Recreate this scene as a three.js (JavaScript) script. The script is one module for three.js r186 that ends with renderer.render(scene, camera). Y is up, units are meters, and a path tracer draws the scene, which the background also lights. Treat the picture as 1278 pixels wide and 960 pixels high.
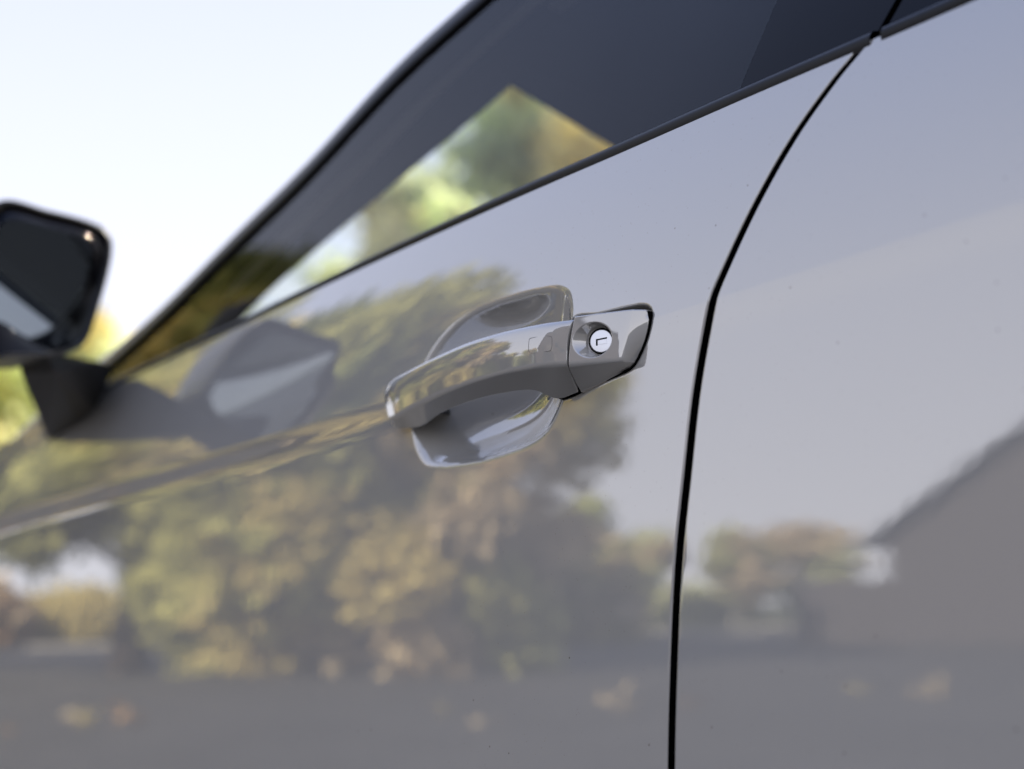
import * as THREE from 'three';
import { mergeGeometries } from 'three/addons/utils/BufferGeometryUtils.js';
import { ConvexGeometry } from 'three/addons/geometries/ConvexGeometry.js';
import { RoundedBoxGeometry } from 'three/addons/geometries/RoundedBoxGeometry.js';

// ------------------------------------------------------------------ camera, sky, sun, exposure
const R = (d) => (d * Math.PI) / 180;
const scene = new THREE.Scene();
const renderer = new THREE.WebGLRenderer({ antialias: true });
renderer.setSize(1024, 769);
renderer.toneMapping = THREE.LinearToneMapping;
renderer.toneMappingExposure = 2.2;
renderer.shadowMap.enabled = true;

const EYE = new THREE.Vector3(0.597, 0.82, 0.468);           // x runs to the rear of the car, z out of its side
const YAW = R(38.1), PITCH = R(9.6), FPX = 1775;             // FPX: focal length in pixels of the 1278 px wide photograph
const FWD = new THREE.Vector3(-Math.cos(YAW) * Math.cos(PITCH), Math.sin(PITCH), -Math.sin(YAW) * Math.cos(PITCH));
const RGT = new THREE.Vector3(Math.sin(YAW), 0, -Math.cos(YAW));
const UPV = new THREE.Vector3().crossVectors(RGT, FWD);
const camera = new THREE.PerspectiveCamera((2 * Math.atan(480 / FPX) * 180) / Math.PI, 1024 / 769, 0.05, 900);
camera.position.copy(EYE);
camera.lookAt(EYE.clone().add(FWD));
camera.focus = 0.715;
camera.userData.fStop = 4;

const SUN_AZ = 96.5, SUN_EL = 36;                              // azimuth from the car's nose towards its far side
const SUN = new THREE.Vector3(-Math.cos(R(SUN_AZ)) * Math.cos(R(SUN_EL)), Math.sin(R(SUN_EL)), -Math.sin(R(SUN_AZ)) * Math.cos(R(SUN_EL)));
const sun = new THREE.DirectionalLight(new THREE.Color(1, 0.88, 0.7), 5);
sun.position.copy(SUN).multiplyScalar(60);
sun.castShadow = true;
Object.assign(sun.shadow.camera, { left: -60, right: 60, top: 60, bottom: -60, near: 1, far: 180 });
sun.shadow.mapSize.set(2048, 2048);
scene.add(sun, sun.target);
{
  const W = 1024, H = 512, data = new Float32Array(W * H * 4);
  const mix = (a, b, t) => a + (b - a) * t, ss = (x, a, b) => { const t = Math.min(1, Math.max(0, (x - a) / (b - a))); return t * t * (3 - 2 * t); };
  for (let r = 0; r < H; r++) {
    const el = ((r + 0.5) / H - 0.5) * Math.PI, y = Math.sin(el);
    for (let c = 0; c < W; c++) {
      const a = ((c + 0.5) / W - 0.5) * 2 * Math.PI, x = Math.cos(a) * Math.cos(el), z = Math.sin(a) * Math.cos(el);
      const cs = x * SUN.x + y * SUN.y + z * SUN.z, e = Math.max(0, el) * 180 / Math.PI;
      const t = Math.pow(Math.min(1, e / 66), 0.85);
      const hor = [0.575, 0.578, 0.625], zen = [0.095, 0.155, 0.34], aur = 0.08 * Math.pow(Math.max(0, 0.5 + 0.5 * cs), 5);
      const k = r < H / 2 ? 0 : 1;
      for (let i = 0; i < 3; i++) {
        let v = mix(hor[i], zen[i], t) + aur * [1, 0.97, 0.92][i];
        data[(r * W + c) * 4 + i] = k ? v : [0.05, 0.05, 0.045][i];
      }
      data[(r * W + c) * 4 + 3] = 1;
    }
  }
  const sky = new THREE.DataTexture(data, W, H, THREE.RGBAFormat, THREE.FloatType);
  sky.mapping = THREE.EquirectangularReflectionMapping;
  sky.magFilter = THREE.LinearFilter;
  sky.needsUpdate = true;
  scene.background = sky;
  scene.environment = sky;
}

// ------------------------------------------------------------------ helpers
let seed = 12345;
const rnd = () => { seed = (seed + 0x6d2b79f5) | 0; let t = Math.imul(seed ^ (seed >>> 15), 1 | seed); t = (t + Math.imul(t ^ (t >>> 7), 61 | t)) ^ t; return ((t ^ (t >>> 14)) >>> 0) / 4294967296; };
const rr = (a, b) => a + (b - a) * rnd();
const gauss = () => Math.sqrt(-2 * Math.log(rnd() + 1e-9)) * Math.cos(6.2831853 * rnd());
const V = (x, y, z) => new THREE.Vector3(x, y, z);
const clamp = THREE.MathUtils.clamp, lerp = THREE.MathUtils.lerp;
const sstep = (x, a, b) => { const t = clamp((x - a) / (b - a), 0, 1); return t * t * (3 - 2 * t); };
const names = {};
const numbered = (n) => { names[n] = (names[n] ?? -1) + 1; return names[n] ? n + '_' + String(names[n]).padStart(3, '0') : n; };
function mesh(name, geo, mat, parent) {
  const m = new THREE.Mesh(geo, mat);
  m.name = parent && parent !== scene ? name : numbered(name);
  m.castShadow = m.receiveShadow = true;
  (parent ?? scene).add(m);
  return m;
}
function thing(name, label, category, pos = [0, 0, 0], group) {
  const g = new THREE.Group();
  g.name = numbered(name);
  g.position.set(...pos);
  g.userData = { label, category };
  if (group) g.userData.group = group;
  scene.add(g);
  return g;
}
// a sheet of (nu+1) x (nv+1) points fn(i, j) -> Vector3; uv in metres
function sheet(nu, nv, fn, flip = false) {
  const pos = new Float32Array((nu + 1) * (nv + 1) * 3), uv = new Float32Array((nu + 1) * (nv + 1) * 2), idx = [];
  for (let j = 0; j <= nv; j++) for (let i = 0; i <= nu; i++) {
    const p = fn(i, j), k = j * (nu + 1) + i;
    pos[k * 3] = p.x; pos[k * 3 + 1] = p.y; pos[k * 3 + 2] = p.z;
    uv[k * 2] = p.x; uv[k * 2 + 1] = p.y;
  }
  for (let j = 0; j < nv; j++) for (let i = 0; i < nu; i++) {
    const a = j * (nu + 1) + i, b = a + 1, c = a + nu + 1, d = c + 1;
    if (flip) idx.push(a, c, b, b, c, d); else idx.push(a, b, c, b, d, c);
  }
  const g = new THREE.BufferGeometry();
  g.setAttribute('position', new THREE.BufferAttribute(pos, 3));
  g.setAttribute('uv', new THREE.BufferAttribute(uv, 2));
  g.setIndex(idx);
  g.computeVertexNormals();
  return g;
}
// piecewise monotone-ish cubic through points [t, value...]
function spline(pts) {
  const n = pts.length, m = pts[0].length - 1, tan = [];
  for (let i = 0; i < n; i++) {
    const a = pts[Math.max(0, i - 1)], b = pts[Math.min(n - 1, i + 1)];
    tan.push(Array.from({ length: m }, (_, k) => (b[k + 1] - a[k + 1]) / (b[0] - a[0])));
  }
  const f = (t) => {
    if (t <= pts[0][0]) return pts[0].slice(1).map((v, k) => v + tan[0][k] * (t - pts[0][0]));
    if (t >= pts[n - 1][0]) return pts[n - 1].slice(1).map((v, k) => v + tan[n - 1][k] * (t - pts[n - 1][0]));
    let i = 0;
    while (t > pts[i + 1][0]) i++;
    const h = pts[i + 1][0] - pts[i][0], s = (t - pts[i][0]) / h, s2 = s * s, s3 = s2 * s;
    return Array.from({ length: m }, (_, k) => (2 * s3 - 3 * s2 + 1) * pts[i][k + 1] + (s3 - 2 * s2 + s) * h * tan[i][k] + (-2 * s3 + 3 * s2) * pts[i + 1][k + 1] + (s3 - s2) * h * tan[i + 1][k]);
  };
  return m === 1 ? (t) => f(t)[0] : f;
}
// where the sight line through a point of the photograph meets the surface z = fn(x, y)
const sight = (px, py) => FWD.clone().addScaledVector(RGT, (px - 639) / FPX).addScaledVector(UPV, (480 - py) / FPX);
function on(px, py, fn) {
  const d = sight(px, py);
  let z = 0, p = V(0, 0, 0);
  for (let i = 0; i < 60; i++) { p.copy(EYE).addScaledVector(d, (z - EYE.z) / d.z); z = lerp(z, typeof fn === 'number' ? fn : fn(p.x, p.y), 0.8); }
  return p;
}
const onX = (px, py, x) => { const d = sight(px, py); return EYE.clone().addScaledVector(d, (x - EYE.x) / d.x); };
function tube(pts, r0, r1, seg = 6, rings = null) {
  const c = new THREE.CatmullRomCurve3(pts), n = rings ?? Math.max(3, pts.length * 2), fr = c.computeFrenetFrames(n);
  return sheet(seg, n, (i, j) => {
    const t = j / n, p = c.getPoint(t), a = (i / seg) * Math.PI * 2, r = lerp(r0, r1, t);
    return p.addScaledVector(fr.normals[j], Math.cos(a) * r).addScaledVector(fr.binormals[j], Math.sin(a) * r);
  });
}
function noiseTexture(size, fn, srgb, repeat = 1) {
  const d = new Uint8Array(size * size * 4);
  for (let y = 0; y < size; y++) for (let x = 0; x < size; x++) { const v = fn(x / size, y / size); for (let c = 0; c < 3; c++) d[(y * size + x) * 4 + c] = clamp(v[c] ?? v[0], 0, 1) * 255; d[(y * size + x) * 4 + 3] = 255; }
  const t = new THREE.DataTexture(d, size, size);
  t.wrapS = t.wrapT = THREE.RepeatWrapping; t.magFilter = THREE.LinearFilter; t.minFilter = THREE.LinearMipmapLinearFilter;
  if (srgb) t.colorSpace = THREE.SRGBColorSpace;
  t.repeat.set(repeat, repeat);
  t.needsUpdate = true;
  return t;
}
// tiling value noise
function tileNoise(n, sd) {
  const g = []; let s = sd;
  const rd = () => { s = (s * 16807) % 2147483647; return s / 2147483647; };
  for (let i = 0; i < n * n; i++) g.push(rd());
  return (u, v) => {
    const x = u * n, y = v * n, xi = Math.floor(x), yi = Math.floor(y), f = (t) => t * t * (3 - 2 * t), fx = f(x - xi), fy = f(y - yi), q = (i, j) => g[((j % n + n) % n) * n + ((i % n + n) % n)];
    return lerp(lerp(q(xi, yi), q(xi + 1, yi), fx), lerp(q(xi, yi + 1), q(xi + 1, yi + 1), fx), fy);
  };
}

// ------------------------------------------------------------------ materials
const lin = (r, g, b) => new THREE.Color().setRGB(r, g, b);
const std = (r, g, b, roughness, extra = {}) => new THREE.MeshStandardMaterial({ color: lin(r, g, b), roughness, side: THREE.DoubleSide, ...extra });
const n1 = tileNoise(64, 11), n2 = tileNoise(23, 5), n3 = tileNoise(8, 77), n4 = tileNoise(128, 31);
const peel = noiseTexture(256, (u, v) => [0.6 * n1(u, v) + 0.4 * n2(u, v)], false, 3.2);       // orange peel of the lacquer
const dustMap = (() => {                                        // fine dust and a few specks on the lacquer
  const S = 2048, d = new Uint8Array(S * S * 4).fill(255);
  for (let k = 0; k < 5200; k++) {
    const x = Math.floor(rnd() * S), y = Math.floor(rnd() * S), big = rnd() < 0.03, t = big ? 150 + rnd() * 50 : 205 + rnd() * 40;
    for (let a = 0; a <= (big ? 1 : 0); a++) for (let b = 0; b <= (big ? 1 : 0); b++) { const o = (((y + a) % S) * S + ((x + b) % S)) * 4; d[o] = t; d[o + 1] = t * 0.98; d[o + 2] = t * 0.94; }
  }
  const t = new THREE.DataTexture(d, S, S);
  t.wrapS = t.wrapT = THREE.RepeatWrapping; t.magFilter = THREE.LinearFilter; t.colorSpace = THREE.SRGBColorSpace; t.repeat.set(1.25, 1.25); t.needsUpdate = true;
  return t;
})();
const PAINT = { color: lin(0.615, 0.588, 0.54), metalness: 0.26, roughness: 0.03, ior: 2.15, clearcoat: 1, clearcoatRoughness: 0.015, side: THREE.DoubleSide };
const paint = new THREE.MeshPhysicalMaterial({ ...PAINT, map: dustMap, bumpMap: peel, bumpScale: 0.000012 });
const paintPlain = new THREE.MeshPhysicalMaterial({ ...PAINT });
const M = {
  paint, paintPlain,
  blackSatin: new THREE.MeshPhysicalMaterial({ color: lin(0.009, 0.009, 0.011), roughness: 0.3, specularIntensity: 0.6, side: THREE.DoubleSide }),
  blackGloss: new THREE.MeshPhysicalMaterial({ color: lin(0.003, 0.003, 0.004), roughness: 0.04, specularIntensity: 0.3, side: THREE.DoubleSide }),
  blackGrain: std(0.014, 0.014, 0.015, 0.42),
  rubber: std(0.008, 0.008, 0.009, 0.7),
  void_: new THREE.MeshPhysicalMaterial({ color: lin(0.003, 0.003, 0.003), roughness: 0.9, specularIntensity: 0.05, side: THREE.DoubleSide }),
  cabin: new THREE.MeshPhysicalMaterial({ color: lin(0.008, 0.0085, 0.01), roughness: 0.9, specularIntensity: 0.06, side: THREE.DoubleSide }),
  glass: new THREE.MeshPhysicalMaterial({ color: lin(0.94, 0.96, 0.955), roughness: 0, transmission: 1, thickness: 0, ior: 1.5, specularIntensity: 0.72, side: THREE.DoubleSide }),
  screen: new THREE.MeshPhysicalMaterial({ color: lin(0.93, 0.98, 0.96), roughness: 0, transmission: 1, thickness: 0, ior: 1.5, side: THREE.DoubleSide }),
  darkGlass: new THREE.MeshPhysicalMaterial({ color: lin(0.04, 0.045, 0.05), roughness: 0, transmission: 1, thickness: 0, ior: 1.5, side: THREE.DoubleSide }),
  mirror: std(0.56, 0.62, 0.65, 0.01, { metalness: 1 }),
  chrome: std(0.83, 0.83, 0.85, 0.33, { metalness: 1 }),
};

// ------------------------------------------------------------------ ground
const asphaltMap = noiseTexture(512, (u, v) => { const t = 0.18 + 0.05 * (n3(u, v) - 0.5) + 0.09 * (n4(u, v) - 0.5) + 0.07 * (n1(u * 2, v * 2) - 0.5); return [t, t, t * 1.02]; }, true, 0.25);
const grassMap = noiseTexture(512, (u, v) => { const t = n3(u, v) * 0.5 + n4(u, v) * 0.5; return [0.2 + 0.08 * t, 0.22 + 0.09 * t, 0.12 + 0.04 * t]; }, true, 0.2);
const flatXZ = (g) => { const p = g.attributes.position, u = g.attributes.uv; for (let i = 0; i < p.count; i++) u.setXY(i, p.getX(i), p.getZ(i)); return g; };
const struct = (name, geo, mat) => { const m = mesh(name, geo, mat); m.userData.kind = 'structure'; return m; };
const KN = V(-Math.cos(R(33)), 0, Math.sin(R(33))), KT = V(KN.z, 0, -KN.x), KD = 40;       // kerb line: its normal, its run, its distance
const kp = (s, d, y) => V(0.6, 0, 0.5).addScaledVector(KT, s).addScaledVector(KN, d).setY(y);
struct('ground', flatXZ(sheet(2, 2, (i, j) => V((i - 1) * 420, -0.03, (1 - j) * 420))), std(1, 1, 1, 0.95, { map: grassMap }));
struct('parking_area', flatXZ(sheet(2, 2, (i, j) => kp((i - 1) * 70, j === 0 ? -26 : j === 1 ? -8 : KD - 0.06, 0), true)), std(1, 1, 1, 0.85, { map: asphaltMap }));
struct('grass_verge', flatXZ(sheet(30, 6, (i, j) => kp((i - 15) * 6, KD + 0.12 + j * 5.5, 0.1 + 0.12 * Math.sin(i * 1.7 + j) * Math.min(j, 1)), true)), std(1, 1, 1, 0.95, { map: grassMap }));
{
  const geos = [];
  for (let k = -40; k < 40; k++) { const g = new RoundedBoxGeometry(0.992, 0.16, 0.15, 1, 0.012); g.rotateY(Math.atan2(-KT.z, KT.x)); const p = kp(k + 0.5, KD + 0.02, 0.04); g.translate(p.x, p.y, p.z); geos.push(g); }
  const kerb = struct('kerb', mergeGeometries(geos.slice(0, 1)), std(0.3, 0.29, 0.27, 0.85));
  kerb.geometry.dispose(); kerb.geometry = mergeGeometries(geos);
}

// ------------------------------------------------------------------ the car's side as a surface
const BEND = 0.02;                                            // plan curvature of the side
const yChar = (x) => { const t = clamp(x, -1.6, 1.2); return t < -0.9 ? 0.9283 + 0.035 * (t + 0.9) : t > 0.31 ? 0.9767 + 0.045 * (t - 0.31) - 0.012 * (t - 0.31) ** 2 : 0.009008 * t ** 3 + 0.020538 * t * t + 0.04654 * t + 0.960724; };
const beltPts = [[-1.6, 0.955], [-1.2, 0.99], [-0.9, 1.02], [-0.7, 1.036], [-0.598, 1.0418], [-0.44, 1.0500], [-0.3137, 1.0558], [-0.188, 1.0601], [-0.077, 1.0634], [0.0, 1.0660], [0.0606, 1.0680], [0.1142, 1.0702], [0.1646, 1.0722], [0.2335, 1.0742], [0.28, 1.0758], [0.6, 1.088], [1.2, 1.1]];
const yBelt = spline(beltPts);
// profile below and above the crease, as tilt in degrees against height over the crease
const tiltOf = (v, A) => {
  if (v >= 0) return 5.5 + 8.5 * A + (105 - 35 * A) * Math.min(v, 0.13);
  const base = v > -0.14 ? lerp(2.2, -0.5, -v / 0.14) : v > -0.4 ? lerp(-0.5, -3.6, (-v - 0.14) / 0.26) : -3.6;
  return base - A * 19 * Math.exp(-(((v + 0.0085) / 0.008) ** 2));
};
const VT = [], NV = 1400, VMIN = -0.75, VSTEP = 0.92 / NV;
for (const A of [0, 1]) {
  const a = new Float64Array(NV + 1), i0 = Math.round(-VMIN / VSTEP);
  for (let i = i0 + 1; i <= NV; i++) a[i] = a[i - 1] - Math.tan(R(tiltOf((i - i0 - 0.5) * VSTEP, A))) * VSTEP;
  for (let i = i0 - 1; i >= 0; i--) a[i] = a[i + 1] + Math.tan(R(tiltOf((i - i0 + 0.5) * VSTEP, A))) * VSTEP;
  VT.push({ a, i0 });
}
const prof = (v, A) => { const f = clamp(v / VSTEP + VT[0].i0, 0, NV - 1.001), i = Math.floor(f), t = f - i, q = (k) => lerp(VT[k].a[i], VT[k].a[i + 1], t); return lerp(q(0), q(1), A); };
const creaseDepth = (x) => 0.12 + 0.88 * sstep(-x, -0.02, 0.45);
const zSkin = (x, y) => prof(y - yChar(x), creaseDepth(x)) - BEND * x * x + 0.07 * Math.max(0, Math.min(x, 0.6) - 0.18) ** 2 * (1 - 0.6 * sstep(y - yChar(x), -0.02, 0.1));
const zBelt = (x) => zSkin(x, yBelt(x));
// glass: leans in from the belt, more the higher it gets
const zGlass = (x, y) => { const h = y - yBelt(x); return zBelt(x) - 0.006 - (0.24 + 0.16 * sstep(x, -0.35, 0.1)) * h - 0.3 * h * h; };
const pillarPx = [[590, 0], [500, 82], [400, 190], [300, 290], [190, 400]].map(([a, b]) => on(a, b, zGlass));
const yPillar = spline([[-1.02, 0.992], [-0.86, 1.034], ...pillarPx.map((p) => [p.x, p.y]).sort((a, b) => a[0] - b[0]), [0.12, 1.395], [0.45, 1.43], [0.9, 1.425], [1.2, 1.4]].filter((p, i, a) => i === 0 || p[0] > a[i - 1][0] + 0.02));
const shutPts = [[0.25, 0.092], [0.6, 0.108], [0.7554, 0.117], [0.7948, 0.1201], [0.8492, 0.1257], [0.8858, 0.1318], [0.9298, 0.1393], [0.9679, 0.1496], [0.9819, 0.1566], [1.0109, 0.1729], [1.039, 0.1918], [1.0605, 0.2107], [1.076, 0.226], [1.3, 0.33]];
const xShut = spline(shutPts), GAP = 0.0043;

const rounded = (px, n = 160) => new THREE.CatmullRomCurve3(px, true, 'centripetal').getSpacedPoints(n);
const flatten = (pts) => pts.map((p) => [p.x, p.y]);
function sdf(poly) {                                           // negative inside
  let x0 = 9, x1 = -9, y0 = 9, y1 = -9;
  for (const [x, y] of poly) { x0 = Math.min(x0, x); x1 = Math.max(x1, x); y0 = Math.min(y0, y); y1 = Math.max(y1, y); }
  return (x, y) => {
    if (x < x0 - 0.012 || x > x1 + 0.012 || y < y0 - 0.012 || y > y1 + 0.012) return 0.012;
    let d = 1, inside = false;
    for (let i = 0, j = poly.length - 1; i < poly.length; j = i++) {
      const [ax, ay] = poly[j], [bx, by] = poly[i], ex = bx - ax, ey = by - ay, t = clamp(((x - ax) * ex + (y - ay) * ey) / (ex * ex + ey * ey + 1e-18), 0, 1);
      d = Math.min(d, Math.hypot(x - ax - t * ex, y - ay - t * ey));
      if ((by > y) !== (ay > y) && x < ((ax - bx) * (y - by)) / (ay - by) + bx) inside = !inside;
    }
    return inside ? -d : d;
  };
}
const pocketPts = rounded([[711, 400], [711.5, 383], [708, 367], [697, 361], [669, 364.5], [625, 377], [585, 394], [560, 414], [538, 443], [522, 480], [515, 515], [517, 540], [522, 560], [531, 575], [545, 579.5], [585, 576], [625, 566], [663, 552], [682, 537], [693, 518], [701, 498], [709, 460], [711, 430]].map(([a, b]) => on(a, b, zSkin)), 420);
const recessPts = rounded([[698, 498.5], [712, 497], [726, 491], [760, 475.3], [789, 461.2], [797.3, 450], [808, 425.5], [814.2, 400], [815, 390], [810.5, 381], [801, 378.5], [775, 383], [747, 390], [713, 397], [700, 430], [690, 470]].map(([a, b]) => on(a, b, zSkin)), 220);
const dPocket = sdf(flatten(pocketPts)), dRecess = sdf(flatten(recessPts));
const soft = (d, r) => { const s = -d; return s > r ? s : s > -r ? ((s + r) ** 2) / (4 * r) : 0; };   // rounds a lip over +-r
// the hollow as a stretched membrane: smooth everywhere, without ridges
const hollow = (() => {
  const h = 0.0008, x0 = -0.125, y0 = 0.88, nx = 240, ny = 170, D = 0.021;
  const s = new Float32Array(nx * ny), f = new Float32Array(nx * ny), q = new Float32Array(nx * ny);
  for (let j = 0; j < ny; j++) for (let i = 0; i < nx; i++) s[j * nx + i] = -dPocket(x0 + i * h, y0 + j * h);
  for (let it = 0; it < 700; it++) for (let j = 1; j < ny - 1; j++) for (let i = 1; i < nx - 1; i++) { const k = j * nx + i; if (s[k] > 0) f[k] += 1.9 * ((f[k - 1] + f[k + 1] + f[k - nx] + f[k + nx] + 1) / 4 - f[k]); }
  const top = f.reduce((a, v) => Math.max(a, v), 0);
  for (let k = 0; k < f.length; k++) f[k] = D * (1 - Math.pow(1 - Math.min(1, f[k] / top), 1.45));
  // slope at the lip, carried a little way in and out
  const known = new Uint8Array(nx * ny);
  for (let k = 0; k < f.length; k++) if (s[k] > 0.0018) { q[k] = f[k] / s[k]; known[k] = 1; }
  for (let it = 0; it < 14; it++) { const add = []; for (let j = 1; j < ny - 1; j++) for (let i = 1; i < nx - 1; i++) { const k = j * nx + i; if (known[k]) continue; let n = 0, v = 0; for (const o of [-1, 1, -nx, nx]) if (known[k + o]) { n++; v += q[k + o]; } if (n) add.push([k, v / n]); } for (const [k, v] of add) { q[k] = v; known[k] = 1; } }
  const w = (t) => [((1 - t) ** 3) / 6, (3 * t ** 3 - 6 * t * t + 4) / 6, (-3 * t ** 3 + 3 * t * t + 3 * t + 1) / 6, t ** 3 / 6];
  const look = (g, x, y) => { const u = clamp((x - x0) / h, 1, nx - 3), v = clamp((y - y0) / h, 1, ny - 3), i = Math.floor(u), j = Math.floor(v), a = w(u - i), b = w(v - j); let r = 0; for (let m = 0; m < 4; m++) for (let p = 0; p < 4; p++) r += a[p] * b[m] * g[(j + m - 1) * nx + i + p - 1]; return r; };
  return (x, y, d) => { const lip = soft(d, 0.0028) * look(q, x, y), t = sstep(-d, 0.003, 0.0085); return t > 0 ? lerp(lip, look(f, x, y), t) : lip; };
})();
function dent(x, y) {
  if (x < -0.12 || x > 0.13 || y < 0.89 || y > 1.01) return 0;
  const dp = dPocket(x, y), dr = dRecess(x, y);
  let a = 0, b = 0;
  if (dp < 0.003) a = hollow(x, y, dp);
  if (dr < 0.002) { const s = soft(dr, 0.0010); b = 0.0052 * sstep(s, 0, 0.0036); }
  return Math.max(a, b);
}

const car = thing('car', 'light grey car seen close along its side at the front door handle', 'car');
{ // front door and rear door skins
  const xs = [];
  for (let x = -0.94; x < -0.13; x += 0.009) xs.push(x);
  for (let x = -0.13; x < -0.1; x += 0.0015) xs.push(x);
  for (let x = -0.1; x < 0.1; x += 0.00048) xs.push(x);
  const nl = xs.length, nr = 95, rolls = 6;
  const vs = [];                                              // negative: height under the crease; positive: share of the way to the belt
  for (let v = -0.66; v < -0.09; v += 0.01) vs.push(v);
  for (let v = -0.09; v < -0.058; v += 0.002) vs.push(v);
  for (let v = -0.058; v < -1e-6; v += 0.00048) vs.push(v);
  vs.push(0);
  for (let v = 0.00048; v < 0.046; v += 0.00048) vs.push(v / 0.105);
  for (let v = 0.047; v < 0.1049; v += 0.0035) vs.push(v / 0.105);
  vs.push(1);
  const nv = vs.length - 1, yAt = (x, v) => (v <= 0 ? yChar(x) + v : yChar(x) + v * (yBelt(x) - yChar(x)));
  const edge = (v, off) => { let x = 0.13; for (let i = 0; i < 12; i++) x = xShut(yAt(x, v)) + off; return x; };
  const roll = (x, y, z, k, dir, r = 0.0013) => { const a = (k / rolls) * R(58); return V(x + dir * r * Math.sin(a), y, z - r * (1 - Math.cos(a))); };
  const hem = (list, off, dir) => mesh('shaded_door_edge', sheet(1, list.length - 1, (i, j) => { const x = edge(list[j], off), y = yAt(x, list[j]), p = roll(x, y, zSkin(x, y), rolls, dir); return V(p.x + dir * 0.0002 * i, y, p.z - 0.014 * i); }), M.void_, car);  // shade on the painted door edge inside the gap, drawn as a black sheet
  const mids = vs.map((v) => edge(v, -GAP / 2 - 0.0013)), unused = 0;
  const front = sheet(nl + nr + rolls, nv, (i, j) => {
    const v = vs[j], xe = mids[j];
    if (i <= nl + nr) { const x = i < nl ? xs[i] : lerp(0.1, xe, (i - nl) / nr), y = yAt(x, v); return V(x, y, zSkin(x, y) - dent(x, y)); }
    const y = yAt(xe, v); return roll(xe, y, zSkin(xe, y), i - nl - nr, 1);
  });
  { // exact normals round the handle
    const p = front.attributes.position, N = front.attributes.normal, f = (x, y) => zSkin(x, y) - dent(x, y), e = 0.00025, last = nl + nr;
    for (let k = 0; k < p.count; k++) {
      const x = p.getX(k), y = p.getY(k);
      if (x < -0.115 || x > 0.125 || y < 0.895 || y > 1.005 || k % (last + rolls + 1) > last) continue;
      if (dPocket(x, y) > 0.004 && dRecess(x, y) > 0.003) continue;
      const n = V(-(f(x + e, y) - f(x - e, y)) / (2 * e), -(f(x, y + e) - f(x, y - e)) / (2 * e), 1).normalize();
      N.setXYZ(k, n.x, n.y, n.z);
    }
  }
  // the hollow behind the grip is a part of its own, sharing normals with the skin
  const P = front.attributes.position, idx = front.index.array, skin = [], hollow = [];
  for (let t = 0; t < idx.length; t += 3) {
    let cx = 0, cy = 0;
    for (let k = 0; k < 3; k++) { cx += P.getX(idx[t + k]) / 3; cy += P.getY(idx[t + k]) / 3; }
    const inside = cx > -0.11 && cx < 0.11 && cy > 0.9 && cy < 1.0 && dPocket(cx, cy) < -0.001;
    (inside ? hollow : skin).push(idx[t], idx[t + 1], idx[t + 2]);
  }
  const sub = (list) => { const g = new THREE.BufferGeometry(), map = new Map(), p = [], n = [], u = [], id = []; const N = front.attributes.normal, U = front.attributes.uv;
    for (const q of list) { if (!map.has(q)) { map.set(q, map.size); p.push(P.getX(q), P.getY(q), P.getZ(q)); n.push(N.getX(q), N.getY(q), N.getZ(q)); u.push(U.getX(q), U.getY(q)); } id.push(map.get(q)); }
    g.setAttribute('position', new THREE.Float32BufferAttribute(p, 3)); g.setAttribute('normal', new THREE.Float32BufferAttribute(n, 3)); g.setAttribute('uv', new THREE.Float32BufferAttribute(u, 2)); g.setIndex(id); return g; };
  car.userData.front = mesh('front_door', sub(skin), M.paint, car);
  delete car.userData.front;
  mesh('handle_pocket', sub(hollow), M.paint, car);
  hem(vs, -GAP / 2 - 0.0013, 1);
  const vr = vs.filter((v, j) => Math.abs(v) > 0.06 || j % 4 === 0 || v === 0 || v === 1), mr = vr.map((v) => edge(v, GAP / 2 + 0.0013));
  mesh('rear_door', sheet(120 + rolls, vr.length - 1, (i, j) => {
    const v = vr[j], xe = mr[j];
    if (i < rolls) { const y = yAt(xe, v); return roll(xe, y, zSkin(xe, y), rolls - i, -1); }
    const x = lerp(xe, 1.15, ((i - rolls) / 120) ** 1.3), y = yAt(x, v); return V(x, y, zSkin(x, y));
  }), M.paint, car);
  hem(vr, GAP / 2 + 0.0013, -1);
  // rubber in the shut line
  mesh('door_seal', sheet(1, 60, (i, j) => { const y = lerp(0.3, 1.072, j / 60), x = xShut(y) + (i - 0.5) * 0.06; return V(x, y, zSkin(x, y) - 0.02); }), M.void_, car);
  // fender ahead of the front door
  const vf = vs.filter((v, j) => Math.abs(v) > 0.06 || j % 6 === 0 || v === 0 || v === 1);
  mesh('front_fender', sheet(30, vf.length - 1, (i, j) => { const x = lerp(-1.55, -0.9445, i / 30), y = yAt(x, vf[j]); return V(x, y, zSkin(x, y)); }), M.paintPlain, car);
  // panels that close the body off: sill, floor, bonnet
  mesh('sill', sheet(40, 5, (i, j) => { const x = lerp(-1.0, 1.1, i / 40), y = lerp(0.18, 0.32, j / 5); return V(x, y, zSkin(x, 0.36) - 0.03 + 0.01 * Math.sin((j / 5) * Math.PI)); }), M.blackGrain, car);
  mesh('floor_pan', new THREE.BoxGeometry(2.7, 0.02, 1.66).translate(-0.2, 0.3, -0.88), M.cabin, car);
  mesh('bonnet', sheet(24, 30, (i, j) => { const u = i / 24, x = lerp(-1.55, -0.86, j / 30) - 0.22 * Math.sin(u * Math.PI) * (j / 30), y = yBelt(x), z = lerp(zBelt(x) - 0.004, -1.76 - zBelt(x), u); return V(x, y + 0.05 * Math.sin(u * Math.PI), z); }), M.paintPlain, car);
}
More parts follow.
